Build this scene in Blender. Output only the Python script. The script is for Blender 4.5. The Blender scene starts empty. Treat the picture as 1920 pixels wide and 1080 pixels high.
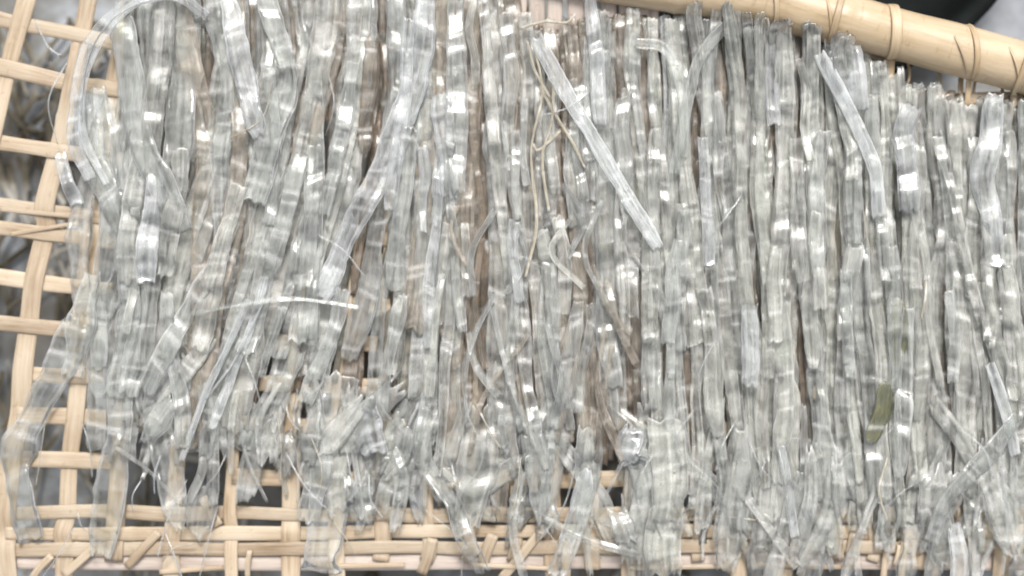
import bpy, math, random
import numpy as np
from mathutils import Vector

S = 0.0004            # metres per unit of the layout (one unit is about one pixel of tray surface)
H = 1.15              # camera height above the tray
rng = np.random.default_rng(7)
random.seed(7)
scene = bpy.context.scene
COL = scene.collection

# ------------------------------------------------------------------ camera
cam = bpy.data.cameras.new('camera')
co = bpy.data.objects.new('camera', cam)
COL.objects.link(co)
co.location = (0, 0, H)
co.rotation_euler = (0, 0, 0)
cam.sensor_width = 36
cam.lens = 36 * H / (1920 * S)
cam.clip_start = 0.05
cam.clip_end = 100
cam.dof.use_dof = True
cam.dof.focus_distance = H - 0.055
cam.dof.aperture_fstop = 1.75
scene.camera = co

# ------------------------------------------------------------------ light
SUN_EL, SUN_AZ = math.radians(57), math.radians(8)      # azimuth measured from +y towards +x
w = bpy.data.worlds.new("World")
scene.world = w
w.use_nodes = True
nt = w.node_tree
bg = nt.nodes['Background']
sky = nt.nodes.new('ShaderNodeTexSky')
sky.sky_type = 'NISHITA'
sky.sun_disc = False
sky.sun_elevation = SUN_EL
sky.sun_rotation = SUN_AZ
sky.dust_density = 4.0
sky.air_density = 1.0
hs = nt.nodes.new('ShaderNodeHueSaturation')
hs.inputs['Saturation'].default_value = 0.12
nt.links.new(sky.outputs[0], hs.inputs['Color'])
nt.links.new(hs.outputs[0], bg.inputs['Color'])
bg.inputs['Strength'].default_value = 0.12
sl = bpy.data.lights.new('sun', 'SUN')
sl.energy = 1.9
sl.angle = math.radians(14)
sl.color = (1.0, 0.955, 0.89)
so = bpy.data.objects.new('sun', sl)
COL.objects.link(so)
d = Vector((math.sin(SUN_AZ) * math.cos(SUN_EL), math.cos(SUN_AZ) * math.cos(SUN_EL), math.sin(SUN_EL)))
so.rotation_euler = d.to_track_quat('Z', 'Y').to_euler()
so.location = d * 5
scene.view_settings.view_transform = 'Standard'
scene.view_settings.look = 'None'
scene.view_settings.exposure = 0.62
scene.view_settings.gamma = 1
scene.cycles.transparent_max_bounces = 48
scene.cycles.max_bounces = 10
scene.cycles.diffuse_bounces = 5
scene.cycles.sample_clamp_indirect = 4


def P(px, py, z=0.0):
    """layout units -> metres"""
    return ((px - 960) * S, (540 - py) * S, z * S)


def D(px, py, z):
    """a point at height z (units) that lies on the line of sight through px, py of the tray plane"""
    k = (H - z * S) / H
    return (960 + (px - 960) * k, 540 + (py - 540) * k, z)


# ------------------------------------------------------------------ materials
class NT:
    def __init__(s, name):
        s.m = bpy.data.materials.new(name)
        s.m.use_nodes = True
        s.t = s.m.node_tree
        s.t.nodes.clear()

    def n(s, typ, **kw):
        x = s.t.nodes.new(typ)
        for k, v in kw.items():
            if k.startswith('_'):
                setattr(x, k[1:], v)
            else:
                x.inputs[k.replace('__', ' ')].default_value = v
        return x

    def l(s, a, b):
        s.t.links.new(a, b)

    def ramp(s, src, stops):
        r = s.n('ShaderNodeValToRGB')
        e = r.color_ramp.elements
        while len(e) < len(stops):
            e.new(0.5)
        for k, (p, c) in enumerate(stops):
            e[k].position = p
            e[k].color = c if len(c) == 4 else (*c, 1)
        s.l(src, r.inputs[0])
        return r.outputs[0]

    def mul(s, a, b, op='MULTIPLY'):
        x = s.n('ShaderNodeMath', _operation=op)
        for k, v in ((0, a), (1, b)):
            if isinstance(v, (int, float)):
                x.inputs[k].default_value = v
            else:
                s.l(v, x.inputs[k])
        return x.outputs[0]


def film(name, c_lo, c_hi, a_lo, a_hi, rough=0.22, spec=0.5, edge=0.42):
    """clear dried film: partly see-through, milky in patches, glossy"""
    k = NT(name)
    uv = k.n('ShaderNodeUVMap')
    info = k.n('ShaderNodeObjectInfo')
    off = k.n('ShaderNodeVectorMath', _operation='ADD')
    comb = k.n('ShaderNodeCombineXYZ')
    k.l(k.mul(info.outputs['Random'], 37.0), comb.inputs[0])
    k.l(k.mul(info.outputs['Random'], 91.0), comb.inputs[1])
    k.l(uv.outputs[0], off.inputs[0]); k.l(comb.outputs[0], off.inputs[1])
    # lengthwise streaks
    mp = k.n('ShaderNodeMapping'); mp.inputs['Scale'].default_value = (5, 0.13, 1)
    k.l(off.outputs[0], mp.inputs[0])
    streak = k.n('ShaderNodeTexNoise', Scale=1.3, Detail=3.0, Roughness=0.55, Distortion=0.3)
    k.l(mp.outputs[0], streak.inputs['Vector'])
    # cloudy patches / crosswise bands
    mp2 = k.n('ShaderNodeMapping'); mp2.inputs['Scale'].default_value = (0.8, 0.9, 1)
    k.l(off.outputs[0], mp2.inputs[0])
    cloud = k.n('ShaderNodeTexNoise', Scale=1.1, Detail=4.0, Roughness=0.55, Distortion=0.6)
    k.l(mp2.outputs[0], cloud.inputs['Vector'])
    mix = k.mul(k.mul(streak.outputs[0], 0.5), k.mul(cloud.outputs[0], 0.5), 'ADD')
    t = k.n('ShaderNodeMapRange', _clamp=True)
    t.inputs['From Min'].default_value = 0.39; t.inputs['From Max'].default_value = 0.63
    k.l(mix, t.inputs['Value'])
    # colour
    cr = k.ramp(t.outputs[0], [(0, c_lo), (1, c_hi)])
    hv = k.n('ShaderNodeHueSaturation')
    val = k.n('ShaderNodeMapRange'); val.inputs['To Min'].default_value = 0.84; val.inputs['To Max'].default_value = 1.12
    fl = k.n('ShaderNodeMath', _operation='FLOOR'); sx = k.n('ShaderNodeSeparateXYZ'); k.l(uv.outputs[0], sx.inputs[0]); k.l(sx.outputs[0], fl.inputs[0])
    wn = k.n('ShaderNodeTexWhiteNoise', _noise_dimensions='1D'); k.l(k.mul(fl.outputs[0], info.outputs['Random'], 'ADD'), wn.inputs['W'])
    k.l(wn.outputs['Value'], val.inputs['Value']); k.l(val.outputs[0], hv.inputs['Value'])
    k.l(cr, hv.inputs['Color'])
    # see-through share
    al = k.n('ShaderNodeMapRange'); al.inputs['To Min'].default_value = a_lo; al.inputs['To Max'].default_value = a_hi
    k.l(t.outputs[0], al.inputs['Value'])
    # edges of the film are thicker and milkier (uv.x runs 0..1 across)
    sep = k.n('ShaderNodeSeparateXYZ'); k.l(uv.outputs[0], sep.inputs[0])
    fx = k.n('ShaderNodeMath', _operation='FRACT'); k.l(sep.outputs[0], fx.inputs[0])
    ed = k.mul(k.mul(k.mul(fx.outputs[0], 0.5, 'SUBTRACT'), 2.0), 0.0, 'ADD')
    ab = k.n('ShaderNodeMath', _operation='ABSOLUTE'); k.l(ed, ab.inputs[0])
    pw = k.mul(ab.outputs[0], 9.0, 'POWER')
    att = k.n('ShaderNodeAttribute', _attribute_name='crease_glint')
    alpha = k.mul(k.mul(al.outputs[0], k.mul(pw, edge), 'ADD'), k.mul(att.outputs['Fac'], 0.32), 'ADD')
    wm = k.n('ShaderNodeMix', _data_type='RGBA'); k.l(k.mul(att.outputs['Fac'], 0.7), wm.inputs[0]); wm.inputs[7].default_value = (0.93, 0.93, 0.92, 1)  # white painted in at bends: whitened film and glints
    k.l(hv.outputs[0], wm.inputs[6])
    cl = k.n('ShaderNodeClamp'); k.l(alpha, cl.inputs[0])
    # relief
    bmp = k.n('ShaderNodeBump', Strength=0.35, Distance=0.0006)
    k.l(streak.outputs[0], bmp.inputs['Height'])
    bmp2 = k.n('ShaderNodeBump', Strength=0.3, Distance=0.0015)
    k.l(cloud.outputs[0], bmp2.inputs['Height']); k.l(bmp.outputs[0], bmp2.inputs['Normal'])
    pr = k.n('ShaderNodeBsdfPrincipled', Roughness=rough)
    pr.inputs['IOR'].default_value = 1.5
    pr.inputs['Specular IOR Level'].default_value = spec
    k.l(wm.outputs[2], pr.inputs['Base Color']); k.l(bmp2.outputs[0], pr.inputs['Normal'])
    tr = k.n('ShaderNodeBsdfTranslucent'); k.l(wm.outputs[2], tr.inputs['Color']); k.l(bmp2.outputs[0], tr.inputs['Normal'])
    m1 = k.n('ShaderNodeMixShader', Fac=0.35)
    k.l(pr.outputs[0], m1.inputs[1]); k.l(tr.outputs[0], m1.inputs[2])
    tp = k.n('ShaderNodeBsdfTransparent')
    tp.inputs['Color'].default_value = (0.97, 0.98, 0.97, 1)
    m2 = k.n('ShaderNodeMixShader')
    k.l(cl.outputs[0], m2.inputs['Fac']); k.l(tp.outputs[0], m2.inputs[1]); k.l(m1.outputs[0], m2.inputs[2])
    # clear-coat reflection that stays even where the film is clear
    gl = k.n('ShaderNodeBsdfGlossy', Roughness=rough * 0.8)
    gl.inputs['Color'].default_value = (1, 1, 1, 1)
    k.l(bmp2.outputs[0], gl.inputs['Normal'])
    fr = k.n('ShaderNodeFresnel', IOR=1.5); k.l(bmp2.outputs[0], fr.inputs['Normal'])
    m3 = k.n('ShaderNodeMixShader')
    k.l(fr.outputs[0], m3.inputs['Fac']); k.l(m2.outputs[0], m3.inputs[1]); k.l(gl.outputs[0], m3.inputs[2])
    out = k.n('ShaderNodeOutputMaterial'); k.l(m3.outputs[0], out.inputs[0])
    return k.m


M = {}
M['grey'] = film('film_grey', (0.60, 0.59, 0.56), (0.93, 0.92, 0.88), 0.03, 0.34, rough=0.25)
M['green'] = film('film_grey_green', (0.59, 0.59, 0.545), (0.92, 0.92, 0.87), 0.05, 0.38, rough=0.25)
M['tan'] = film('film_brownish', (0.38, 0.30, 0.23), (0.74, 0.655, 0.56), 0.06, 0.36, rough=0.25)
M['clear'] = film('film_clear', (0.68, 0.69, 0.69), (0.93, 0.94, 0.93), 0.01, 0.22, rough=0.19, edge=0.5)
M['milky'] = film('film_milky', (0.84, 0.83, 0.80), (0.98, 0.975, 0.95), 0.02, 0.30, rough=0.22, edge=0.2)
M['white'] = film('film_white', (0.76, 0.78, 0.82), (0.93, 0.95, 0.98), 0.05, 0.36, rough=0.18, edge=0.55)
M['bright'] = film('film_bright', (0.84, 0.86, 0.90), (0.95, 0.97, 1.0), 0.08, 0.36, rough=0.16, edge=0.6)
M['pile_grey_shade'] = film('film_pile_grey_shade', (0.13, 0.12, 0.095), (0.43, 0.42, 0.365), 0.2, 0.58, rough=0.25, edge=0.3)  # both pile films coloured darker to deepen the shadows in the gaps
M['pile_tan_shade'] = film('film_pile_brown_shade', (0.12, 0.085, 0.055), (0.40, 0.32, 0.245), 0.25, 0.65, rough=0.25, edge=0.3)
M['olive'] = film('film_olive', (0.14, 0.15, 0.05), (0.30, 0.29, 0.14), 0.16, 0.55, rough=0.35)
M['orange'] = film('film_orange', (0.15, 0.10, 0.06), (0.34, 0.24, 0.15), 0.08, 0.42, rough=0.35)
M['straw'] = film('film_straw', (0.52, 0.45, 0.33), (0.84, 0.78, 0.65), 0.4, 0.85, rough=0.3)


def bamboo(name, dark, mid, light, rough=0.45):
    k = NT(name)
    uv = k.n('ShaderNodeUVMap')
    info = k.n('ShaderNodeObjectInfo')
    comb = k.n('ShaderNodeCombineXYZ')
    k.l(k.mul(info.outputs['Random'], 53.0), comb.inputs[0]); k.l(k.mul(info.outputs['Random'], 17.0), comb.inputs[1])
    off = k.n('ShaderNodeVectorMath', _operation='ADD'); k.l(uv.outputs[0], off.inputs[0]); k.l(comb.outputs[0], off.inputs[1])
    mp = k.n('ShaderNodeMapping'); mp.inputs['Scale'].default_value = (7, 0.35, 1); k.l(off.outputs[0], mp.inputs[0])
    fib = k.n('ShaderNodeTexNoise', Scale=2.2, Detail=6.0, Roughness=0.65); k.l(mp.outputs[0], fib.inputs['Vector'])
    mp2 = k.n('ShaderNodeMapping'); mp2.inputs['Scale'].default_value = (0.6, 0.5, 1); k.l(off.outputs[0], mp2.inputs[0])
    bl = k.n('ShaderNodeTexNoise', Scale=1.2, Detail=4.0); k.l(mp2.outputs[0], bl.inputs['Vector'])
    mix = k.mul(k.mul(fib.outputs[0], 0.5), k.mul(bl.outputs[0], 0.5), 'ADD')
    c = k.ramp(mix, [(0.33, dark), (0.46, mid), (0.60, light)])
    # small dark specks and stains
    sp = k.n('ShaderNodeTexNoise', Scale=5.0, Detail=3.0, Roughness=0.7); k.l(off.outputs[0], sp.inputs['Vector'])
    sm = k.ramp(sp.outputs[0], [(0.60, (0, 0, 0)), (0.70, (1, 1, 1))])
    mc = k.n('ShaderNodeMix', _data_type='RGBA')
    k.l(k.mul(sm, 0.45), mc.inputs[0]); k.l(c, mc.inputs[6]); mc.inputs[7].default_value = (0.30, 0.20, 0.11, 1)
    hv = k.n('ShaderNodeHueSaturation')
    val = k.n('ShaderNodeMapRange'); val.inputs['To Min'].default_value = 0.82; val.inputs['To Max'].default_value = 1.08
    k.l(info.outputs['Random'], val.inputs['Value']); k.l(val.outputs[0], hv.inputs['Value']); k.l(mc.outputs[2], hv.inputs['Color'])
    bp = k.n('ShaderNodeBump', Strength=0.5, Distance=0.0008); k.l(fib.outputs[0], bp.inputs['Height'])
    pr = k.n('ShaderNodeBsdfPrincipled', Roughness=rough)
    k.l(hv.outputs[0], pr.inputs['Base Color']); k.l(bp.outputs[0], pr.inputs['Normal'])
    out = k.n('ShaderNodeOutputMaterial'); k.l(pr.outputs[0], out.inputs[0])
    return k.m


M['slat'] = bamboo('bamboo_slat', (0.25, 0.17, 0.10), (0.44, 0.345, 0.245), (0.55, 0.46, 0.35))
M['pole'] = bamboo('bamboo_pole', (0.26, 0.18, 0.10), (0.45, 0.345, 0.22), (0.54, 0.43, 0.30), 0.35)
M['pale'] = bamboo('bamboo_pale', (0.32, 0.25, 0.21), (0.48, 0.41, 0.36), (0.58, 0.50, 0.45))
M['bind'] = bamboo('bamboo_binding', (0.22, 0.14, 0.07), (0.42, 0.31, 0.19), (0.54, 0.43, 0.29), 0.4)


def ground_mat():
    k = NT('concrete_ground')
    tc = k.n('ShaderNodeTexCoord')
    a = k.n('ShaderNodeTexNoise', Scale=9.0, Detail=8.0, Roughness=0.65); k.l(tc.outputs['Object'], a.inputs['Vector'])
    b = k.n('ShaderNodeTexNoise', Scale=120.0, Detail=3.0); k.l(tc.outputs['Object'], b.inputs['Vector'])
    c = k.ramp(a.outputs[0], [(0.35, (0.26, 0.27, 0.29)), (0.5, (0.34, 0.36, 0.39)), (0.65, (0.43, 0.45, 0.49))])
    m = k.n('ShaderNodeMix', _data_type='RGBA', _blend_type='MULTIPLY'); m.inputs[0].default_value = 0.35
    k.l(c, m.inputs[6]); k.l(b.outputs[0], m.inputs[7])
    bp = k.n('ShaderNodeBump', Strength=0.4, Distance=0.002); k.l(b.outputs[0], bp.inputs['Height'])
    pr = k.n('ShaderNodeBsdfPrincipled', Roughness=0.8)
    k.l(m.outputs[2], pr.inputs['Base Color']); k.l(bp.outputs[0], pr.inputs['Normal'])
    out = k.n('ShaderNodeOutputMaterial'); k.l(pr.outputs[0], out.inputs[0])
    return k.m


def basin_mat():
    k = NT('dark_rubber')
    tc = k.n('ShaderNodeTexCoord')
    a = k.n('ShaderNodeTexNoise', Scale=14.0, Detail=6.0, Roughness=0.6); k.l(tc.outputs['Object'], a.inputs['Vector'])
    c = k.ramp(a.outputs[0], [(0.35, (0.003, 0.004, 0.004)), (0.7, (0.012, 0.016, 0.015))])
    pr = k.n('ShaderNodeBsdfPrincipled', Roughness=0.75)
    pr.inputs['Specular IOR Level'].default_value = 0.1
    k.l(c, pr.inputs['Base Color'])
    out = k.n('ShaderNodeOutputMaterial'); k.l(pr.outputs[0], out.inputs[0])
    return k.m


def straw_mat():
    k = NT('dry_stalk')
    info = k.n('ShaderNodeTexCoord')
    a = k.n('ShaderNodeTexNoise', Scale=25.0, Detail=3.0); k.l(info.outputs['Object'], a.inputs['Vector'])
    c = k.ramp(a.outputs[0], [(0.35, (0.05, 0.04, 0.025)), (0.5, (0.16, 0.14, 0.10)), (0.65, (0.5, 0.48, 0.44))])
    pr = k.n('ShaderNodeBsdfPrincipled', Roughness=0.7); k.l(c, pr.inputs['Base Color'])
    out = k.n('ShaderNodeOutputMaterial'); k.l(pr.outputs[0], out.inputs[0])
    return k.m


def shade_sheet_mat():
    k = NT('grey_shade_sheet')
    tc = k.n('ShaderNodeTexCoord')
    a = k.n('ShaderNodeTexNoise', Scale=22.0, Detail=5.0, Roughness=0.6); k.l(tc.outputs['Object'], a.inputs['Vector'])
    c = k.ramp(a.outputs[0], [(0.38, (0.14, 0.13, 0.115)), (0.52, (0.20, 0.205, 0.205)), (0.64, (0.34, 0.36, 0.39))])  # dark tones put shade under the tray into the colour
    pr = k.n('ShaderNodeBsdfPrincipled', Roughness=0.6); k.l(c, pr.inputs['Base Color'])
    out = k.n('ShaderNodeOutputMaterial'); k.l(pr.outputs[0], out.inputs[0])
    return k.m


M['sheet'] = shade_sheet_mat()
M['ground'] = ground_mat(); M['basin'] = basin_mat(); M['stalk'] = straw_mat()


# ------------------------------------------------------------------ mesh helpers
def smooth_path(pts, ds):
    """Catmull-Rom through the points, resampled every ds units"""
    p = np.array([(*q, 0.0) if len(q) == 2 else q for q in pts], float)
    if len(p) == 2:
        p = np.vstack([p[0], (p[0] + p[1]) / 2, p[1]])
    q = np.vstack([2 * p[0] - p[1], p, 2 * p[-1] - p[-2]])
    out = []
    for i in range(1, len(q) - 2):
        t = np.linspace(0, 1, 24, endpoint=False)[:, None]
        a, b, c, e = q[i - 1], q[i], q[i + 1], q[i + 2]
        out.append(0.5 * ((2 * b) + (c - a) * t + (2 * a - 5 * b + 4 * c - e) * t ** 2 + (3 * b - a - 3 * c + e) * t ** 3))
    out = np.vstack(out + [q[-2][None]])
    L = np.concatenate([[0], np.cumsum(np.linalg.norm(np.diff(out, axis=0), axis=1))])
    n = max(4, int(L[-1] / ds) + 1)
    s = np.linspace(0, L[-1], n)
    return np.stack([np.interp(s, L, out[:, k]) for k in range(3)], 1), s


def knots(rg, length, lo, hi, a0=-1, a1=1):
    x = [-40.0]
    while x[-1] < length + 60:
        x.append(x[-1] + rg.uniform(lo, hi))
    x = np.array(x)
    return x, rg.uniform(a0, a1, len(x))


def interp_s(s, x, y, soft=1.0):
    """piecewise interpolation; soft=1 gives smoothstep, 0 gives straight facets"""
    i = np.clip(np.searchsorted(x, s) - 1, 0, len(x) - 2)
    t = np.clip((s - x[i]) / (x[i + 1] - x[i]), 0, 1)
    t = t * (1 - soft) + (t * t * (3 - 2 * t)) * soft
    return y[i] * (1 - t) + y[i + 1] * t


def mesh_from(name, V, F, UV, mat, smooth=True):
    me = bpy.data.meshes.new(name)
    V = np.ascontiguousarray(V, np.float32)
    F = np.ascontiguousarray(F, np.int32)
    me.vertices.add(len(V)); me.vertices.foreach_set('co', V.ravel())
    me.loops.add(F.size); me.loops.foreach_set('vertex_index', F.ravel())
    me.polygons.add(len(F))
    me.polygons.foreach_set('loop_start', np.arange(0, F.size, 4, dtype=np.int32))
    me.update(calc_edges=True)
    me.polygons.foreach_set('use_smooth', [smooth] * len(F))
    if UV is not None:
        l = me.uv_layers.new(name='UVMap')
        l.data.foreach_set('uv', np.ascontiguousarray(UV[F.ravel()][:, :2], np.float32).ravel())
        if UV.shape[1] > 2:      # film whitened at bends, also standing in for pale glints
            at = me.attributes.new('crease_glint', 'FLOAT', 'POINT')
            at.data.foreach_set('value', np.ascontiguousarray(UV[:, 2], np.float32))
    me.materials.append(mat)
    me.validate()
    return me


def grid_faces(n, m):
    """n rings of m points, ring closed"""
    i = np.arange(n - 1)[:, None]; j = np.arange(m)[None, :]
    a = i * m + j; b = i * m + (j + 1) % m
    return np.stack([a, b, b + m, a + m], -1).reshape(-1, 4)


def sweep(name, pts, w, th, mat, prof='flat', ds=8, wfun=None, thfun=None, roll=0.0):
    """bar along a path: 'flat' = rounded lath, 'round' = tube"""
    C, s = smooth_path(pts, ds)
    T = np.gradient(C, axis=0); T /= np.linalg.norm(T, axis=1)[:, None] + 1e-9
    up = np.array([0, 0, 1.0])
    B = np.cross(T, up); B /= np.linalg.norm(B, axis=1)[:, None] + 1e-9
    N = np.cross(B, T)
    if roll:
        B, N = B * math.cos(roll) + N * math.sin(roll), N * math.cos(roll) - B * math.sin(roll)
    if prof == 'flat':
        pr = np.array([(-.5, .0), (-.46, .35), (-.3, .5), (0, .56), (.3, .5), (.46, .35), (.5, 0), (.44, -.45), (0, -.5), (-.44, -.45)])
    else:
        a = np.linspace(0, 2 * math.pi, 20, endpoint=False)
        pr = np.stack([np.cos(a) * .5, np.sin(a) * .5], 1)
    m = len(pr)
    ww = (wfun(s) if wfun else np.ones(len(s))) * w
    tt = (thfun(s) if thfun else np.ones(len(s))) * th
    V = C[:, None, :] + B[:, None, :] * (pr[None, :, 0:1] * ww[:, None, None]) + N[:, None, :] * (pr[None, :, 1:2] * tt[:, None, None])
    V = V.reshape(-1, 3)
    F = grid_faces(len(s), m)
    u = np.arange(m) / m
    UV = np.stack([np.tile(u, len(s)), np.repeat(s / 100, m)], 1)
    # close the ends
    base = len(V)
    V = np.vstack([V, C[0], C[-1]])
    UV = np.vstack([UV, [0.5, 0], [0.5, s[-1] / 100]])
    capA = [(base, (j + 1) % m, j, base) for j in range(0)]
    W = V.copy()
    W[:, 0] = (V[:, 0] - 960) * S; W[:, 1] = (540 - V[:, 1]) * S; W[:, 2] = V[:, 2] * S
    me = bpy.data.meshes.new(name)
    last = (len(s) - 1) * m
    faces = [tuple(f) for f in F.tolist()] + [(base, (j + 1) % m, j) for j in range(m)] + [(base + 1, last + j, last + (j + 1) % m) for j in range(m)]
    faces = [f[::-1] for f in faces]
    me.from_pydata(W.tolist(), [], faces)
    l = me.uv_layers.new(name='UVMap')
    idx = np.array([i for f in faces for i in f])
    l.data.foreach_set('uv', UV[idx].astype(np.float32).ravel())
    me.polygons.foreach_set('use_smooth', [True] * len(faces))
    me.materials.append(mat)
    return me


def link(name, me, parent=None, **props):
    o = bpy.data.objects.new(name, me)
    COL.objects.link(o)
    if parent:
        o.parent = parent
    for k, v in props.items():
        o[k] = v
    return o


def center_origin(o):
    """put the origin at the thing's own place"""
    me = o.data
    n = len(me.vertices)
    a = np.empty(n * 3, np.float32); me.vertices.foreach_get('co', a); a = a.reshape(-1, 3)
    c = (a.min(0) + a.max(0)) / 2; c[2] = a[:, 2].min()
    a -= c
    me.vertices.foreach_set('co', a.ravel()); me.update()
    o.location = c.tolist()


def ribbon(pts, w, seed, fold=(12, 52), amp=2.9, skew=0.5, cup=0.05, pleat=0.9, facets=0.25, taper=0.15, twist=0.25,
           wvar=0.24, ds=4.0, m=7, thick=0.9, sag=3.0, fray=0.5, rough=0.0, node=1.25):
    """a strip of dried film as a closed thin body: bends crosswise, cupped, pleated lengthwise"""
    rg = np.random.default_rng(seed)
    C, s = smooth_path(pts, ds)
    L = s[-1]
    C[:, 0] += interp_s(s, *knots(rg, L, 60, 160, -1, 1)) * min(5, w * .16)
    C[:, 2] += interp_s(s, *knots(rg, L, 70, 180, -1, 1)) * sag
    T = np.gradient(C, axis=0); T /= np.linalg.norm(T, axis=1)[:, None] + 1e-9
    up = np.array([0, 0, 1.0])
    B = np.cross(T, up); B /= np.linalg.norm(B, axis=1)[:, None] + 1e-9
    N = np.cross(B, T)
    tw = interp_s(s, *knots(rg, L, 60, 170, -1, 1)) * twist
    c, sn = np.cos(tw)[:, None], np.sin(tw)[:, None]
    B, N = B * c + N * sn, N * c - B * sn
    ww = w * (1 + interp_s(s, *knots(rg, L, 25, 110, -1, 1)) * wvar)
    e = np.minimum(s, L - s)
    ww *= 1 - taper * np.exp(-e / (w * 0.7))
    u = np.linspace(-1, 1, m)
    sk = interp_s(s, *knots(rg, L, 90, 200, -1, 1)) * skew
    ph = s[:, None] + sk[:, None] * u[None] * w * .5
    if fray:
        jag = rg.uniform(-1, 1, m) * w * .35 * fray
        lo = np.exp(-s / 14)[:, None] * jag[None]; hi = np.exp(-(L - s) / 14)[:, None] * rg.uniform(-1, 1, m)[None] * w * .35 * fray
    else:
        lo = hi = 0
    h = interp_s(ph, *knots(rg, L, *fold), soft=facets) * amp
    h += interp_s(ph * 1.0 + 13 * u[None], *knots(rg, L, 7, 16), soft=1) * amp * 0.07
    nodes = np.cumsum(rg.choice([rg.uniform(12, 24), rg.uniform(28, 60), rg.uniform(60, 110)], int(L / 20) + 5, p=[.4, .4, .2]) * rg.uniform(.6, 1.5, int(L / 20) + 5)) - 20
    nh = rg.uniform(-1, 1.5, len(nodes)) * node
    dd = ph[..., None] - nodes[None, None, :]
    h += (np.exp(-np.abs(dd) / 3.4) * nh[None, None, :]).sum(-1)
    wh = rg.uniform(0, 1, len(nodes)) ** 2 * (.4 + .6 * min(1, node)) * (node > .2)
    crease_glint = (np.exp(-(dd / rg.uniform(2.5, 5.5)) ** 2) * wh[None, None, :]).sum(-1)
    cupv = interp_s(s, *knots(rg, L, 60, 150, -1.2, 1)) * cup * w
    h += cupv[:, None] * (u ** 2)[None]
    pl = interp_s(s, *knots(rg, L, 50, 140, -1, 1)) * pleat
    f1 = rg.uniform(3.5, 7); f0 = rg.uniform(0, 6)
    h += pl[:, None] * np.sin(u * f1 + f0)[None]
    edge = interp_s(s[:, None] + 300 * np.sign(u)[None] + 350, *knots(rg, L + 700, 8, 26, -1, 1)) * (np.abs(u) > .8)[None] * w * 0.035
    if rough:
        h += rg.normal(0, rough, h.shape)
    V = C[:, None] + B[:, None] * ((u[None] * ww[:, None] * .5 + edge)[..., None]) + N[:, None] * h[..., None] + T[:, None] * (np.zeros_like(h) + lo + hi)[..., None]
    th = thick * (1 - 0.5 * np.abs(u) ** 4)
    Vb = V - N[:, None] * th[None, :, None]
    ring = np.concatenate([V, Vb[:, ::-1]], 1)           # closed cross-section
    mm = 2 * m
    UVx = np.concatenate([(u + 1) / 2, ((u + 1) / 2)[::-1]])
    UV = np.stack([np.tile(UVx, len(s)), np.repeat(s / 34.0, mm), np.concatenate([crease_glint, crease_glint[:, ::-1]], 1).ravel()], 1)
    F = grid_faces(len(s), mm)
    n0, n1 = 0, (len(s) - 1) * mm
    capA = [(n0 + j + 1, n0 + j, n0 + mm - 1 - j, n0 + mm - 2 - j) for j in range(m - 1)]
    capB = [(n1 + j, n1 + j + 1, n1 + mm - 2 - j, n1 + mm - 1 - j) for j in range(m - 1)]
    F = np.vstack([F, capA, capB])[:, ::-1]
    V = ring.reshape(-1, 3)
    V[:, 2] = np.maximum(V[:, 2], 4.5)
    W = np.empty_like(V)
    W[:, 0] = (V[:, 0] - 960) * S; W[:, 1] = (540 - V[:, 1]) * S; W[:, 2] = V[:, 2] * S
    return W, F, UV


REG = []          # every loose strip: (object, mean x, mean y, layer, width, material key)


def strip(pts, w, mat, z, label=None, group=None, name='film_strip', cat='strip', flow=None, **kw):
    seed = kw.pop('seed', None)
    if seed is None:
        seed = int(rng.integers(1 << 30))
    pts = [(p[0], p[1], (p[2] if len(p) > 2 else 0) + z) for p in pts]
    W, F, UV = ribbon(pts, w, seed, **kw)
    me = mesh_from(name, W, F, UV, M[mat])
    o = link(name, me)
    center_origin(o)
    o['category'] = cat
    if label:
        o['label'] = label
    if group:
        o['group'] = group
    if not label:
        a = np.array([(p[0], p[1]) for p in pts])
        REG.append(dict(o=o, top=a[0], bot=a[-1], x=float(np.interp(.5, np.linspace(0, 1, len(a)), a[:, 0])),
                        y=float(a[:, 1].mean()), z=z, w=w, mat=mat, cat=cat, L=float(abs(a[-1, 1] - a[0, 1]))))
    return o


# ------------------------------------------------------------------ ground and things behind the tray
GZ = -300   # the ground lies 12 cm under the tray
gs = 12.0
g = bpy.data.meshes.new('ground')
g.from_pydata([(-gs, -gs, GZ * S), (gs, -gs, GZ * S), (gs, gs, GZ * S), (-gs, gs, GZ * S)], [], [(0, 1, 2, 3)])
g.materials.append(M['ground'])
link('ground', g, kind='structure', label='pale bluish grey concrete ground under the tray')

# added dark grey sheet, a little rumpled: its colour stands for shade under the tray
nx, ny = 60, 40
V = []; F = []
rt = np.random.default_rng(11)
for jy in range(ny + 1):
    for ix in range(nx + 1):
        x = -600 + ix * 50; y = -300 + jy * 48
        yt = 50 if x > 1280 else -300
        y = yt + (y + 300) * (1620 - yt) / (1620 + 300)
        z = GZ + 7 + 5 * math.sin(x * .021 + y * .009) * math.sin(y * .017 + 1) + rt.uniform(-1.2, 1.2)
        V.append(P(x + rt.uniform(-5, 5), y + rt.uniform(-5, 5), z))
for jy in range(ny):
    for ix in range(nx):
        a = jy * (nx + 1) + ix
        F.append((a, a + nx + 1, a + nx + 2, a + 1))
me = bpy.data.meshes.new('ground_shade_sheet'); me.from_pydata(V, [], F)
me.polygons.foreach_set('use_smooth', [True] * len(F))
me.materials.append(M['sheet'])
link('ground_shade_sheet', me, label='rumpled dark grey sheet added as shade on the ground beneath the tray', category='sheet')

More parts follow.
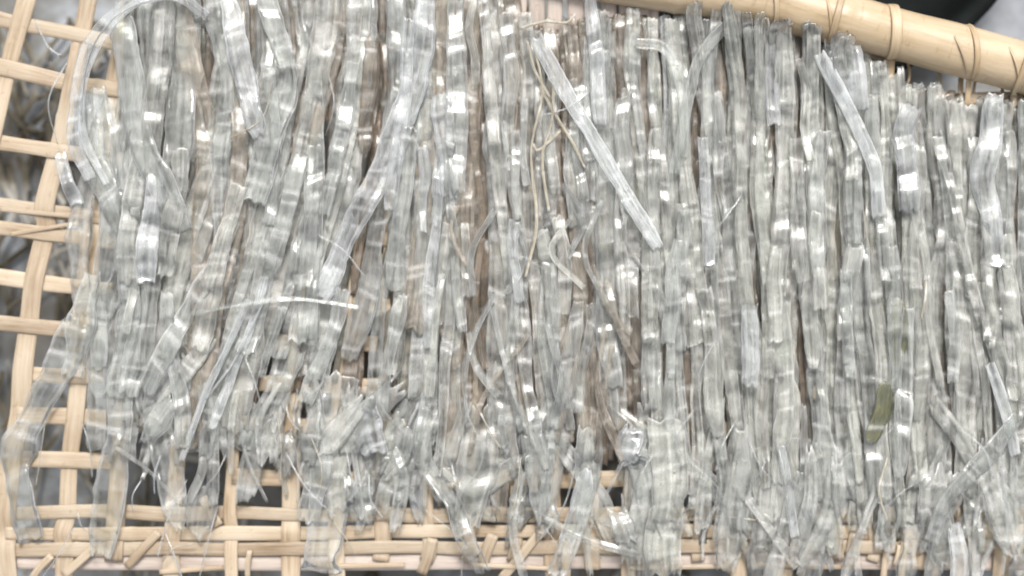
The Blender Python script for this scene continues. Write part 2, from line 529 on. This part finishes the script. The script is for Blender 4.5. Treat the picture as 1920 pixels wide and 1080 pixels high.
# dark basin beyond the rim
cx, cy = 1553, -272
ring = []
n = 64
prof = [(0.0, 0), (250, 0), (330, 12), (380, 60), (402, 130), (410, 170), (420, 176), (424, 168), (434, 172), (436, 182), (428, 192), (414, 192), (402, 184), (392, 130), (365, 60), (320, 30), (250, 20), (0, 18)]
V = []; F = []
for (r, z) in prof:
    for k in range(n):
        a = 2 * math.pi * k / n
        rr = r * (1 + 0.012 * math.sin(3 * a + 1))
        V.append(P(cx + rr * math.cos(a), cy + rr * 0.98 * math.sin(a), GZ + z))
for i in range(len(prof) - 1):
    for k in range(n):
        F.append((i * n + k, i * n + (k + 1) % n, (i + 1) * n + (k + 1) % n, (i + 1) * n + k))
me = bpy.data.meshes.new('dark_basin'); me.from_pydata(V, [], F); me.materials.append(M['basin'])
me.polygons.foreach_set('use_smooth', [True] * len(F))
ob = link('dark_basin', me, label='round blackish green basin standing on the ground beyond the bamboo rim', category='basin')

# dry stalks lying on the ground under the lattice: nobody could count them
V = []; F = []
rs = np.random.default_rng(3)
for k in range(650):
    x, y = rs.uniform(-150, 2050), rs.uniform(0, 1130)
    if x > 1080 and y < 290: continue
    a = rs.normal(math.pi / 2, 0.5); L = rs.uniform(50, 220); wd = rs.uniform(2.5, 8); z = GZ + rs.uniform(16, 55)
    dx, dy = math.cos(a) * L / 2, math.sin(a) * L / 2
    bend = rs.normal(0, 14)
    pts = [(x - dx, y - dy), (x + bend, y), (x + dx, y + dy)]
    b0 = len(V)
    for i, (qx, qy) in enumerate(pts):
        for t in range(4):
            an = t * math.pi / 2
            V.append(P(qx + math.cos(an) * wd * math.sin(a), qy - math.cos(an) * wd * math.cos(a), z + math.sin(an) * wd * .6))
    for i in range(2):
        for t in range(4):
            F.append((b0 + i * 4 + t, b0 + i * 4 + (t + 1) % 4, b0 + i * 4 + 4 + (t + 1) % 4, b0 + i * 4 + 4 + t))
me = bpy.data.meshes.new('dry_straw'); me.from_pydata(V, [], F); me.materials.append(M['stalk'])
link('dry_straw', me, kind='stuff', label='dry brown straw litter on the ground seen through the lattice', category='straw')

# ------------------------------------------------------------------ the tray
tray = bpy.data.objects.new('bamboo_tray', None); COL.objects.link(tray)
tray.location = P(960, 540, -12)
tray['label'] = 'wide woven bamboo drying tray carrying all the translucent strips'
tray['category'] = 'tray'


def part(name, me, **props):
    o = link(name, me, tray, **props)
    o.matrix_parent_inverse = tray.matrix_basis.inverted()
    return o


def hy(yl, x):
    return yl + 170 * (1 - yl / 985) * (1 - math.exp(-max(x, -100) / 700))


def vx(xb, y):
    return xb + 158 * math.exp(-max(xb, -110) / 520) * max(0.0, (1080 - y) / 1080) ** 1.45


HS = [-65, 36, 128, 268, 383, 428, 520, 606, 694, 775, 860, 885, 962, 1000, 1032]
HX = {1: (-80, 2010)}
VS = [-250, -148, 8, 118, 214, 322, 430, 541, 630, 716, 800, 880, 965, 1035, 1112, 1180, 1240, 1310, 1384, 1470, 1560, 1640, 1720, 1800, 1880, 1960]


RP = [(760, -130), (900, -90), (1000, -66), (1100, -46), (1250, -22), (1400, 0), (1500, 24), (1600, 48), (1700, 75), (1850, 114), (1960, 144), (2050, 166)]
def rim(x):
    return float(np.interp(x, [p[0] for p in RP], [p[1] for p in RP]))


def weave_pts(is_h, idx, val):
    rg = np.random.default_rng(1000 + idx + (0 if is_h else 500))
    pts = []
    if is_h:
        xs = []
        for j, xb in enumerate(VS):
            yy = hy(val, vx(xb, val)); x = vx(xb, yy)
            pts.append((x, hy(val, x) + rg.normal(0, 1.6), (3.0 if (idx + j) % 2 else -3.0) + 0.0))
        lo, hi = (-90, 2020)
        if val == 860: hi = 330
        if val == 885: lo = 360
        pts = [p for p in pts if lo <= p[0] <= hi]
    else:
        for i, yl in enumerate(HS):
            y = hy(yl, val)
            x = vx(val, y)
            if val > 1250 and y < rim(x) + 92: continue
            if (yl == 860 and val > 330) or (yl == 885 and val < 360): continue
            pts.append((x + rg.normal(0, 2.2), y, (-3.0 if (i + idx) % 2 else 3.0)))
        yend = {8: 1110}.get(val, float(rg.choice([1052, 1068, 1110, 1110])))
        pts.append((vx(val, yend) + rg.normal(0, 5), yend, -1))
    return pts


for i, yl in enumerate(HS):
    w0 = 29 if yl < 950 else 26
    if yl in (383, 428): w0 = 25
    rg = np.random.default_rng(i)
    kn = knots(rg, 2200, 90, 260, -1, 1)
    me = sweep('slat', weave_pts(True, i, yl), w0, 5, M['slat'], ds=9, wfun=lambda s, kn=kn, q=rg.uniform(60, 380): 1 + .13 * interp_s(s, *kn) + .10 * np.exp(-(((s + q) % 410 - 205) / 6) ** 2), thfun=lambda s, q=0: 1 + 0 * s)
    part('slat', me)
for i, xb in enumerate(VS):
    rg = np.random.default_rng(100 + i)
    kn = knots(rg, 1400, 90, 260, -1, 1)
    w0 = 36 if xb < 300 else rg.uniform(22, 34)
    me = sweep('slat', weave_pts(False, i, xb), w0, 5, M['slat'], ds=9, wfun=lambda s, kn=kn, q=rg.uniform(60, 380): 1 + .12 * interp_s(s, *kn) + .12 * np.exp(-(((s + q) % 390 - 195) / 6) ** 2))
    part('slat', me)

# loose broken splints at the lower edge and in the lattice
SPL = [((380, 932), (412, 984), 18), ((120, 1078), (178, 1026), 16), ((238, 1062), (300, 996), 16), ((0, 392), (160, 408), 9),
       ((20, 440), (150, 418), 8), ((905, 1060), (925, 1000), 22), ((1360, 1070), (1395, 1005), 22), ((790, 1075), (812, 1008), 20),
       ((1655, 1085), (1662, 1020), 12), ((1690, 1085), (1694, 1015), 14), ((1752, 1080), (1760, 1018), 13), ((1676, 1060), (1684, 1020), 8),
       ((940, 1085), (1010, 1000), 18), ((465, 1085), (470, 1030), 10), ((1060, 1085), (1064, 1010), 18), ((1500, 1085), (1505, 1030), 14),
       ((60, 1085), (100, 1040), 14), ((1590, 1040), (1600, 985), 12), ((1240, 1080), (1262, 1020), 14), ((300, 1072), (420, 1062), 9),
       ((590, 1062), (760, 1057), 9), ((880, 1058), (1030, 1064), 8), ((1180, 1064), (1360, 1060), 9), ((1420, 1058), (1600, 1062), 9)]
for (a, b, wd) in SPL:
    me = sweep('splint', [(a[0], a[1], 3), ((a[0] + b[0]) / 2 + rng.normal(0, 2), (a[1] + b[1]) / 2, 8), (b[0], b[1], 9)], wd, 4, M['slat'], ds=8)
    part('splint', me)

# frame lath under the lower edge, pale and pinkish
part('frame_lath', sweep('frame_lath', [(-90, 1052, -14), (500, 1056, -14), (1200, 1052, -15), (2020, 1056, -14)], 34, 12, M['pale'], ds=20),
     label='pale pinkish lath under the lower edge')
part('frame_lath', sweep('frame_lath', [(-90, 1108, -20), (900, 1112, -20), (2020, 1106, -20)], 30, 14, M['pale'], ds=20))

# rim pole
kn = knots(np.random.default_rng(5), 1500, 90, 200, -1, 1)
rimme = sweep('rim_pole', [(x, y, 26) for x, y in RP], 94, 88, M['pole'], prof='round', ds=10,
              wfun=lambda s: 1.03 + .035 * interp_s(s, *kn) + .05 * np.exp(-((s - 835) / 7) ** 2) - .03 * np.exp(-((s - 850) / 9) ** 2) + .05 * np.exp(-((s - 520) / 7) ** 2),
              thfun=lambda s: 1 + .03 * interp_s(s, *kn) + .05 * np.exp(-((s - 835) / 7) ** 2) - .03 * np.exp(-((s - 850) / 9) ** 2) + .05 * np.exp(-((s - 520) / 7) ** 2))
part('rim_pole', rimme, label='thick rounded bamboo rim of the tray')

def binding(x, wd, lean=0.0, over=12):
    """a bamboo band wound once around the pole and down to the lath"""
    yc = rim(x); r = 49
    pts = []
    for k in range(13):
        a = math.radians(-75 + 205 * k / 12)       # over the top of the pole
        pts.append((x + lean * math.sin(a) * 20, yc - math.cos(a + math.pi / 2) * 0 - math.sin(a) * -r if False else yc - math.cos(math.radians(-10 + 200 * k / 12)) * (r + 1), 26 + math.sin(math.radians(-10 + 200 * k / 12)) * (r - 1)))
    pts.append((x + lean * 10, yc + 92, 8)); pts.append((x + lean * 12, yc + 100, -2))
    part('binding', sweep('binding', pts, wd, 4.5, M['bind'], ds=6))


for x, wd, ln in [(1440, 9, .3), (1562, 13, -.7), (1664, 20, 0), (1809, 11, .2), (1908, 13, -.9)]:
    binding(x, wd, ln)
# thin wrapping cords beside the bands
for x, dx in [(1548, -12), (1800, -34), (1896, -26)]:
    yc = rim(x)
    pts = [(x + dx * .6 + dx * math.cos(math.radians(t)) * .6, yc - math.cos(math.radians(t)) * 46, 26 + math.sin(math.radians(t)) * 46) for t in range(10, 171, 20)]
    part('cord', sweep('cord', pts, 5, 4, M['bind'], ds=6))
# slat ends standing behind the rim gap
for k in range(16):
    x = 1330 + k * 42 + rng.normal(0, 8); yc = rim(x)
    part('slat_end', sweep('slat_end', [(x, yc + 30, -6), (x + rng.normal(0, 6), yc + 70, -2), (x + rng.normal(0, 8), yc + 90 + rng.uniform(0, 40), 5)], rng.uniform(4, 11), 4, M['bind'], ds=10))
# where the rim is split open: upright pale laths
for k, x in enumerate([975, 1006, 1040, 1078, 1104, 1140, 1172, 1204, 1226, 1290, 1322, 1350]):
    w_ = [26, 30, 28, 30, 18, 30, 26, 28, 16, 26, 28, 22][k]
    part('rim_splint', sweep('rim_splint', [(x - 4, -60, 8), (x, 0, 12), (x + rng.normal(0, 5), 66 + rng.uniform(-14, 24), 4)], w_, 5, M['pale'], ds=10))

# ------------------------------------------------------------------ the strips
def ytop(x):
    """upper end of the strips: under the rim on the right, outside the frame on the left"""
    if x < 940: return -70
    return float(np.interp(x, [940, 985, 1100, 1180, 1300, 1340, 1400, 1500, 1560, 1640, 1700, 1800, 1960], [-60, 40, 28, 22, 22, 4, 44, 56, 76, 112, 146, 176, 178]))


def flow_path(x0, y0, y1, k=0.0, jit=7.0, curve=0.0):
    """a strip runs down the tray: nearly straight on the right, fanning out to the lower left on the left"""
    pts = []; x = x0; y = y0
    n = max(3, int(abs(y1 - y0) / 130) + 1)
    st = (y1 - y0) / n
    for i in range(n + 1):
        pts.append((x + rng.normal(0, jit * .5), y))
        t = (y - 0) / 1000
        base = 0.035 if x > 900 else 0.035 - 0.26 * min(1, max(0, (900 - x) / 350)) * min(1, max(0, (y + 60) / 380))
        if x < 420: base = .035 + (base - .035) * max(0.0, (x - 130) / 290)      # the left border of the pile stays off the bare lattice
        x += st * (base + k * (1 if x > 300 else .5) + curve * (t - .5))
        y += st
    return pts


def pick(ws):
    ks = list(ws); p = np.array([ws[k] for k in ks], float); p /= p.sum()
    return ks[int(rng.choice(len(ks), p=p))]


# the lowest two layers: hundreds of strips that lie hidden under the others, one mass
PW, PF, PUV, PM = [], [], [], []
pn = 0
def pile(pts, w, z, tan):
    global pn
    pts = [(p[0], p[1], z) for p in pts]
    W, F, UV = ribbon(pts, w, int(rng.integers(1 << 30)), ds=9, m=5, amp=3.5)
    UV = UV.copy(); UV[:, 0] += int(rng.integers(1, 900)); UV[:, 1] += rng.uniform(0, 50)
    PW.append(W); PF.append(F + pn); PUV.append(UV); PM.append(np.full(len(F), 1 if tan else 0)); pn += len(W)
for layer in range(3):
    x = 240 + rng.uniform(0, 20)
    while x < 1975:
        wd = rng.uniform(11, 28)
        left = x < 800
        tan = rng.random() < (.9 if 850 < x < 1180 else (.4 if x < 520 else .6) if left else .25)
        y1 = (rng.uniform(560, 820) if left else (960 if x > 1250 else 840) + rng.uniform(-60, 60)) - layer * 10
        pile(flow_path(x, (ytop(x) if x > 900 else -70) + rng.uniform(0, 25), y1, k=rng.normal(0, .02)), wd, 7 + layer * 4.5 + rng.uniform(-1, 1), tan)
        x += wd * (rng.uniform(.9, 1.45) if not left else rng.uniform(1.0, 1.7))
me = mesh_from('film_strip_pile', np.vstack(PW), np.vstack(PF), np.vstack(PUV), M['pile_grey_shade'])
me.materials.append(M['pile_tan_shade'])
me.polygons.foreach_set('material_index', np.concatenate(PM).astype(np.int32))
o = link('film_strip_pile', me, kind='stuff', label='dull lower layers of strips, darkened for shade, hidden under the clear strips', category='strips')
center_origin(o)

# upper layers of the dense right and middle part
for layer in range(3):
    x = 800 + rng.uniform(0, 30)
    while x < 1955:
        wd = rng.uniform(14, 25) if rng.random() < .66 else rng.uniform(25, 42)
        mid = 850 < x < 1180
        mat = pick({'tan': 6, 'grey': 2, 'clear': 1.8}) if mid and layer < 2 else pick({'green': 4, 'grey': 3, 'clear': 2, 'white': .25} if x > 1150 else {'grey': 2.5, 'green': .6, 'clear': 3, 'tan': 2.2})
        y1 = (990 if x > 1250 else 890) + rng.uniform(-90, 70) - layer * 10
        y0 = ytop(x) + rng.uniform(-6, 26) + (rng.uniform(0, 90) if layer == 2 else 0)
        if layer == 2 and rng.random() < .5:
            y1 -= rng.uniform(100, 420)
        fp = flow_path(x, y0, y1, k=rng.normal(0, .022 + .014 * layer), jit=9)
        if 1280 < x < 1600 and rng.random() < .7:
            fp = [(fp[0][0] + rng.normal(0, 5), min(fp[0][1], ytop(x)) - rng.uniform(0, 14), 44 - layer * 6), (fp[0][0], ytop(x) + 28, 28 - layer * 4)] + [(a, b, 0) for a, b in fp[1:]]
        strip(fp, wd, mat, 22 + layer * 6.5 + rng.uniform(-1.5, 1.5))
        x += wd * rng.uniform(.95, 1.4) + (4 if layer < 1 else 8 if layer == 1 else 19)
# left part: wider, clearer films that lean and fan out
for layer in range(3):
    x = 235 + rng.uniform(0, 40)
    while x < 840:
        wd = rng.uniform(20, 56)
        mat = pick({'clear': 4, 'grey': 1.6, 'tan': 4 if x > 520 else 1.6, 'green': .2})
        lean = rng.choice([-.10, 0, .05, .16 if x < 560 else -.02])
        y1 = rng.uniform(600, 880)
        strip(flow_path(x, -70 + rng.uniform(0, 50), y1, k=float(lean) + rng.normal(0, .04), curve=rng.normal(0, .14)), wd, mat,
              20 + layer * 7 + rng.uniform(-1.5, 1.5), amp=4.2, fold=(20, 70))
        x += wd * rng.uniform(1.0, 1.7) + 12
# shorter strips lying on top
for k in range(50):
    x = rng.uniform(830, 1930); y0 = ytop(x) + rng.uniform(40, 560); L = rng.uniform(120, 360)
    strip(flow_path(x, y0, min(1010, y0 + L), k=rng.normal(0, .07)), rng.uniform(12, 32), pick({'green': 1.5, 'grey': 3, 'clear': 5, 'white': .6}), 42 + rng.uniform(0, 6), amp=4.2)
for k in range(28):
    x = rng.uniform(260, 860); y0 = rng.uniform(-40, 560); L = rng.uniform(150, 380)
    strip(flow_path(x, y0, min(940, y0 + L), k=rng.normal(0, .12)), rng.uniform(16, 40), pick({'grey': 2, 'clear': 5, 'white': .8}), 42 + rng.uniform(0, 6), amp=4.5)
# narrow twisted strips crossing one another in the brownish middle
for k in range(20):
    x = rng.uniform(840, 1190); y0 = rng.uniform(330, 720); L = rng.uniform(110, 260)
    dx = rng.normal(0, .35) * L; b = rng.normal(0, 26)
    strip([(x, y0), (x + dx * .5 + b, y0 + L * .5, 5), (x + dx, y0 + L)], rng.uniform(7, 17), pick({'tan': 2, 'clear': 3, 'grey': 1}), 42 + rng.uniform(0, 6), amp=2, twist=.8, wvar=.4)
# clear films spread over the lattice at the left edge of the pile
for k in range(9):
    x = rng.uniform(170, 270); y0 = rng.uniform(60, 560); L = rng.uniform(170, 380)
    dx = (rng.uniform(.0, .25) if y0 < 260 else -rng.uniform(.02, .22)) * L
    strip([(x, y0), (x + dx * .45 + rng.normal(0, 12), y0 + L * .5, 5), (x + dx, y0 + L)], rng.uniform(24, 52), pick({'clear': 5, 'milky': 2}), 15 + rng.uniform(0, 14), amp=2.6, wvar=.3)
# thin torn ends along the lower edge
for k in range(215):
    x = rng.uniform(200, 1950)
    if x < 560 and rng.random() < .6: continue
    crumple = k % 4 == 1
    yb = float(np.interp(x, [150, 450, 900, 1300, 1700, 1950], [815, 825, 865, 925, 960, 960])) + rng.normal(0, 55)
    a = math.pi / 2 + (rng.normal(0.08, .2) if k % 4 else rng.normal(0, .5)); L = rng.uniform(40, 110) if crumple else rng.uniform(90, 260)
    dx, dy = math.cos(a) * L, math.sin(a) * L
    b = rng.normal(0, .16)
    pts = [(x - dx * .5, yb - dy * .5, rng.uniform(0, 6)), (x - dy * b * .4, yb + dx * b * .4, rng.uniform(0, 9)), (x + dx * .5, yb + dy * .5, rng.uniform(-4, 3))]
    strip(pts, (rng.uniform(5, 20) if rng.random() < .6 else rng.uniform(24, 60)), pick({'milky': 9, 'clear': 4, 'white': .6}), 14 + rng.uniform(0, 24), name='film_scrap', cat='scrap',
          amp=5 if crumple else 2.4, fold=(8, 24) if crumple else (16, 60), rough=.5 if crumple else 0, twist=.5 if crumple else .25, cup=.05, pleat=1.5, wvar=.3, taper=.35, fray=1.1, ds=5)

# --- strips one can point to
def hero(pts, w, mat, z, label, **kw):
    return strip(pts, w, mat, z, label=label, **kw)


calm = dict(amp=1.4, fold=(40, 110), facets=1.0, pleat=.5, wvar=.12, node=.15)
hero([(1008, 78), (1050, 160), (1108, 268), (1168, 370), (1228, 466)], 27, 'bright', 54, 'long glossy white strip lying diagonally across the pile right of the brown threads', taper=.3, **calm)
hero([(1098, -30), (1108, 60), (1116, 130), (1124, 240)], 25, 'bright', 50, 'bright white strip hanging down from the rim above the long diagonal strip', amp=4)
hero([(1524, 108), (1565, 180), (1606, 268), (1628, 330), (1640, 410)], 25, 'bright', 52, 'bright glossy strip slanting down from the rim near the thin cord binding', **calm)
hero([(800, -40), (795, 70), (780, 150), (748, 245), (702, 350), (655, 450), (600, 560)], 42, 'white', 46, 'bluish glossy bent strip with white glints beside the orange-brown sliver', amp=6, fold=(40, 95), facets=.2)
hero([(236, 40), (255, 150), (272, 270), (312, 350), (348, 435)], 50, 'clear', 48, 'broad clear strip leaning right beneath the looping strip', **calm)
hero([(400, 40), (350, 4, 10), (290, 4, 16), (228, 38, 16), (182, 100, 14), (160, 190, 10), (152, 270, 4), (180, 340, 0)], 22, 'white', 46, 'thin clear strip that loops over at the upper left edge of the pile', amp=1.5, fold=(30, 90), facets=1)
hero([(330, 0, 6), (262, 22, 14), (205, 86, 14), (174, 170, 12), (172, 260, 6), (214, 350, 0)], 13, 'white', 48, 'narrow inner strip of the double loop at the upper left edge', amp=1.2, fold=(30, 90), facets=1, node=.3)
hero([(160, 180), (172, 250), (195, 330), (232, 420), (255, 560)], 44, 'clear', 34, 'clear film hanging from the loop at the left edge of the pile', amp=3)
hero([(432, -10), (452, 90), (470, 170), (492, 262)], 46, 'white', 50, 'shiny bluish white strip ending in a point at upper left', amp=6, fold=(26, 60), facets=.2, taper=.6)
hero([(500, -20), (530, 80), (545, 150), (520, 250), (480, 380)], 44, 'clear', 44, 'clear strip bent like a knee right of the shiny white strip', amp=3)
hero([(122, 286, 4), (132, 330, 10), (152, 386, 2)], 26, 'white', 16, 'small white curl catching light on the lattice at far left', amp=5)
hero([(150, 600), (110, 700), (70, 772), (34, 852), (44, 930), (66, 1010)], 56, 'clear', 18, 'wide clear film bent over the lattice in the lower left corner', amp=3)
hero([(245, 560), (236, 700), (226, 820), (214, 930), (196, 1040)], 58, 'clear', 24, 'broad clear film reaching the lower tray edge, second from the left corner', amp=4)
hero([(330, 640), (300, 760), (320, 880), (338, 990)], 54, 'clear', 30, 'clear film ending in a torn tip on the lower weave', amp=4, taper=.8)
hero([(640, 700), (628, 820), (616, 940), (604, 1075)], 74, 'clear', 30, 'widest clear film crossing the lower weave down to the frame', amp=5, fold=(20, 60), wvar=.35)
hero([(560, 650), (500, 780), (465, 830)], 48, 'clear', 30, 'clear film slanting left above the open cells', amp=4)
hero([(905, 760), (890, 880), (872, 985)], 66, 'grey', 34, 'greyish wide film over the middle of the lower weave', amp=5)
hero([(800, 870), (860, 960), (905, 1065)], 40, 'clear', 40, 'crumpled clear film running down right over the lower weave', amp=7, twist=.8)
hero([(1105, 800), (1098, 900), (1070, 1010), (1040, 1075)], 44, 'clear', 42, 'clear film hanging over the lower weave below the middle of the pile', amp=6)
hero([(1240, 780), (1248, 880), (1238, 1000), (1246, 1070)], 64, 'green', 40, 'broad grey-green film over the lower weave, right of the middle', amp=5)
hero([(1455, 830), (1470, 920), (1482, 1000)], 20, 'white', 44, 'slim bright strip end pointing down at the lower edge', **calm)
hero([(1850, 182), (1846, 260), (1830, 330), (1838, 410), (1850, 500)], 46, 'white', 46, 'brightest white strip beside the right edge, starting at the rim', amp=6)
hero([(1700, 205), (1684, 260), (1690, 330), (1690, 400)], 40, 'white', 45, 'bluish strip with two white bars below the second rim band', amp=7, fold=(18, 34), facets=.1)
hero([(1396, 570), (1398, 650), (1400, 720)], 42, 'white', 45, 'short bluish white strip in the middle of the right half', amp=5, fold=(30, 60))
hero([(1215, 620), (1216, 690), (1214, 760)], 36, 'clear', 46, 'short crumpled strip with two bright bars left of the bluish white strip', amp=8, fold=(14, 28), facets=.1)
hero([(1900, 770), (1840, 850), (1768, 930), (1738, 1010)], 32, 'clear', 44, 'bright crumpled film slanting to the lower right edge of the tray', amp=4, twist=.15)
hero([(1566, 76), (1580, 140), (1590, 210)], 62, 'white', 45, 'pair-wide bright film hooked under the cord binding of the rim', amp=5)
hero([(1440, 70), (1436, 160), (1446, 240)], 28, 'white', 44, 'short whitish strip end beneath the pole left of the slanting glossy strip', amp=4)
hero([(1360, 50), (1310, 110), (1288, 180), (1262, 330)], 20, 'clear', 48, 'narrow clear strip crossing others below the rim', **calm)
hero([(1186, 88), (1240, 100), (1270, 175), (1276, 300)], 20, 'clear', 48, 'narrow bent strip arching under the rim opening', **calm)
hero([(1672, 560), (1674, 620), (1670, 680)], 32, 'olive', 43, 'upper olive-green flake lying among the strips on the right', name='olive_flake', cat='flake', amp=2, taper=.6, fray=.2)
hero([(1652, 715), (1646, 770), (1622, 825)], 44, 'olive', 41, 'lower olive-green flake lying among the strips on the right', name='olive_flake', cat='flake', amp=3, taper=.6, fray=.2)
hero([(694, 70), (698, 150), (690, 300)], 30, 'orange', 41, 'orange-brown sliver between strips near the top', name='brown_sliver', cat='sliver', amp=2, taper=.85)
hero([(884, 250), (905, 400), (895, 560), (912, 690)], 11, 'orange', 41, 'long dark brown sliver between strips in the middle', name='brown_sliver', cat='sliver', amp=2)
hero([(370, 588, 8), (450, 572, 12), (560, 560, 10), (680, 575, 6)], 8, 'clear', 44, 'thin clear strip lying nearly level across the left part', cup=0, twist=.5, amp=.6, fold=(50, 120), facets=1)
hero([(475, 560), (430, 660), (392, 740), (350, 860)], 12, 'white', 46, 'thin white edge-on strip slanting in the left part', **calm)
hero([(1840, 680), (1868, 760), (1890, 850)], 22, 'white', 46, 'slim white strip near the right edge slanting down right', **calm)
hero([(1184, 800, 0), (1168, 850, 8), (1200, 870, 4)], 46, 'white', 44, 'small crumpled white scrap above the lower weave', name='film_scrap', cat='scrap', amp=8, fold=(8, 20), twist=.8, rough=1.0)
hero([(690, 760), (700, 810), (712, 850)], 50, 'white', 40, 'pale lilac crumpled scrap above the open cell', name='film_scrap', cat='scrap', amp=6, fold=(10, 30), twist=.5, rough=.8)

# --- thin threads
TH = [([(1000, 95), (1015, 180), (995, 290), (1005, 420), (985, 520)], 'straw'), ([(1012, 170), (1040, 220), (1070, 270), (1095, 320)], 'straw'),
      ([(975, 62), (1020, 50), (1060, 52), (1078, 34)], 'straw'), ([(1036, 150), (1034, 230), (1016, 300), (1028, 400)], 'straw'),
      ([(988, 85), (1002, 140), (1030, 190)], 'straw'), ([(1050, 250), (1010, 285), (1000, 275)], 'straw'),
      ([(480, 560), (440, 650), (400, 720), (372, 800)], 'white'), ([(505, 560), (450, 670), (395, 745)], 'white'),
      ([(70, 40), (95, 90), (120, 108)], 'white'), ([(600, 440), (650, 470), (690, 520)], 'clear')]
TL = ['long straw-coloured thread wandering down beside the long diagonal strip', 'straw-coloured thread slanting right across the brownish strips',
      'straw-coloured thread curling up under the rim', 'wavy straw-coloured thread right of the longest straw thread',
      'short straw-coloured thread at the top end of the diagonal strip', 'tiny bent straw-coloured thread crossing the others',
      'white thread at the left edge of the thread pair on the left part', 'white thread at the right of the thread pair on the left part',
      'fine white thread in the upper left open cell of the lattice', 'fine clear thread lying across the left middle of the pile']
for (p, m_), lb in zip(TH, TL):
    strip([(a, b, rng.uniform(0, 4)) for a, b in p], 4.2 if m_ == 'straw' else 3.2, m_, 50 if p[0][0] > 100 else 12, label=lb, name='thin_thread', cat='thread', amp=.8, m=3, ds=6, thick=2.0, wvar=.4, pleat=.2)
for k in range(70):
    x = rng.uniform(60, 1920); y = rng.uniform(790, 1040) if k % 4 else rng.uniform(100, 1000)
    a = rng.normal(math.pi / 2, .5); L = rng.uniform(40, 170)
    if x > 1250 and y < 300: continue
    dx, dy = math.cos(a) * L, math.sin(a) * L; b = rng.normal(0, .10)
    z = 48 if 260 < x and y < 940 else 26
    strip([(x - dx / 2, y - dy / 2, 0), (x - dy * b, y + dx * b, 8), (x + dx / 2, y + dy / 2, 0)], rng.uniform(1.6, 3), pick({'white': 3, 'clear': 2, 'straw': 1}), z,
          name='thin_thread', cat='thread', amp=.6, m=3, ds=6, thick=1.6, wvar=.4, pleat=.1)

# ------------------------------------------------------------------ labels for the rest
TINT = {'milky': 'milky', 'grey': 'grey', 'green': 'grey-green', 'tan': 'brownish', 'clear': 'clear', 'white': 'whitish', 'olive': 'olive', 'straw': 'straw-coloured', 'orange': 'orange-brown'}
ORD = ['first', 'second', 'third', 'fourth', 'fifth', 'sixth', 'seventh', 'eighth', 'ninth', 'tenth', 'eleventh', 'twelfth', 'thirteenth', 'fourteenth', 'fifteenth', 'sixteenth', 'seventeenth', 'eighteenth', 'nineteenth', 'twentieth']
LM = [(-200, 'lattice at the left edge'), (300, 'leaning clear strip'), (470, 'pointed strip'), (700, 'orange-brown sliver'), (905, 'dark brown sliver'),
      (1110, 'long diagonal strip'), (1262, 'narrow crossing strip'), (1398, 'short bluish strip'), (1600, 'bright slanting strip'), (1700, 'two-barred strip'), (1850, 'brightest strip')]
def wword(w):
    return 'narrow' if w < 24 else 'slim' if w < 31 else 'wide' if w < 40 else 'broad'
def lword(r):
    return ('lower layer' if r['z'] < 25.3 else 'middle layer' if r['z'] < 31.8 else 'upper layer' if r['z'] < 40 else 'on top')
buckets = {}
for r in REG:
    lm = max([q for q in LM if q[0] <= r['x']], key=lambda q: q[0])
    if r['cat'] == 'strip':
        key = ('strip', TINT[r['mat']], wword(r['w']), lword(r), lm[1])
    elif r['cat'] == 'scrap':
        key = ('scrap', TINT[r['mat']], 'narrow' if r['w'] < 30 else 'broad', 'low' if r['y'] > 900 else 'high', lm[1])
    else:
        key = ('thread', TINT[r['mat']], 'short' if r['L'] < 45 else 'long', 'lower' if r['y'] > 780 else 'upper' if r['y'] < 400 else 'middle', lm[1])
    buckets.setdefault(key, []).append(r)
for key, rs_ in buckets.items():
    rs_.sort(key=lambda r: r['x'])
    for i, r in enumerate(rs_):
        c, tint, wd, lay, lm = key
        which = '' if len(rs_) == 1 else ORD[min(i, 19)] + ' '
        if c == 'strip':
            pos = 'on the very top' if lay == 'on top' else 'in the ' + lay
            lb = f'{which}{wd} {tint} strip {pos}, right of the {lm}'
            r['o']['group'] = 'translucent strips drying on the bamboo tray'
        elif c == 'scrap':
            lb = f'{which}{wd} {tint} scrap ' + ('on the lower weave' if lay == 'low' else 'above the lower weave') + f', right of the {lm}'
            r['o']['group'] = 'curled strip ends along the lower tray edge'
        else:
            lb = f'{which}{wd} {tint} thread in the {lay} part, right of the {lm}'
            r['o']['group'] = 'loose fine threads on the pile'
        r['o']['label'] = lb
print('strips', len(REG), 'tris', sum(len(o.data.polygons) for o in scene.objects if o.type == 'MESH') * 2)
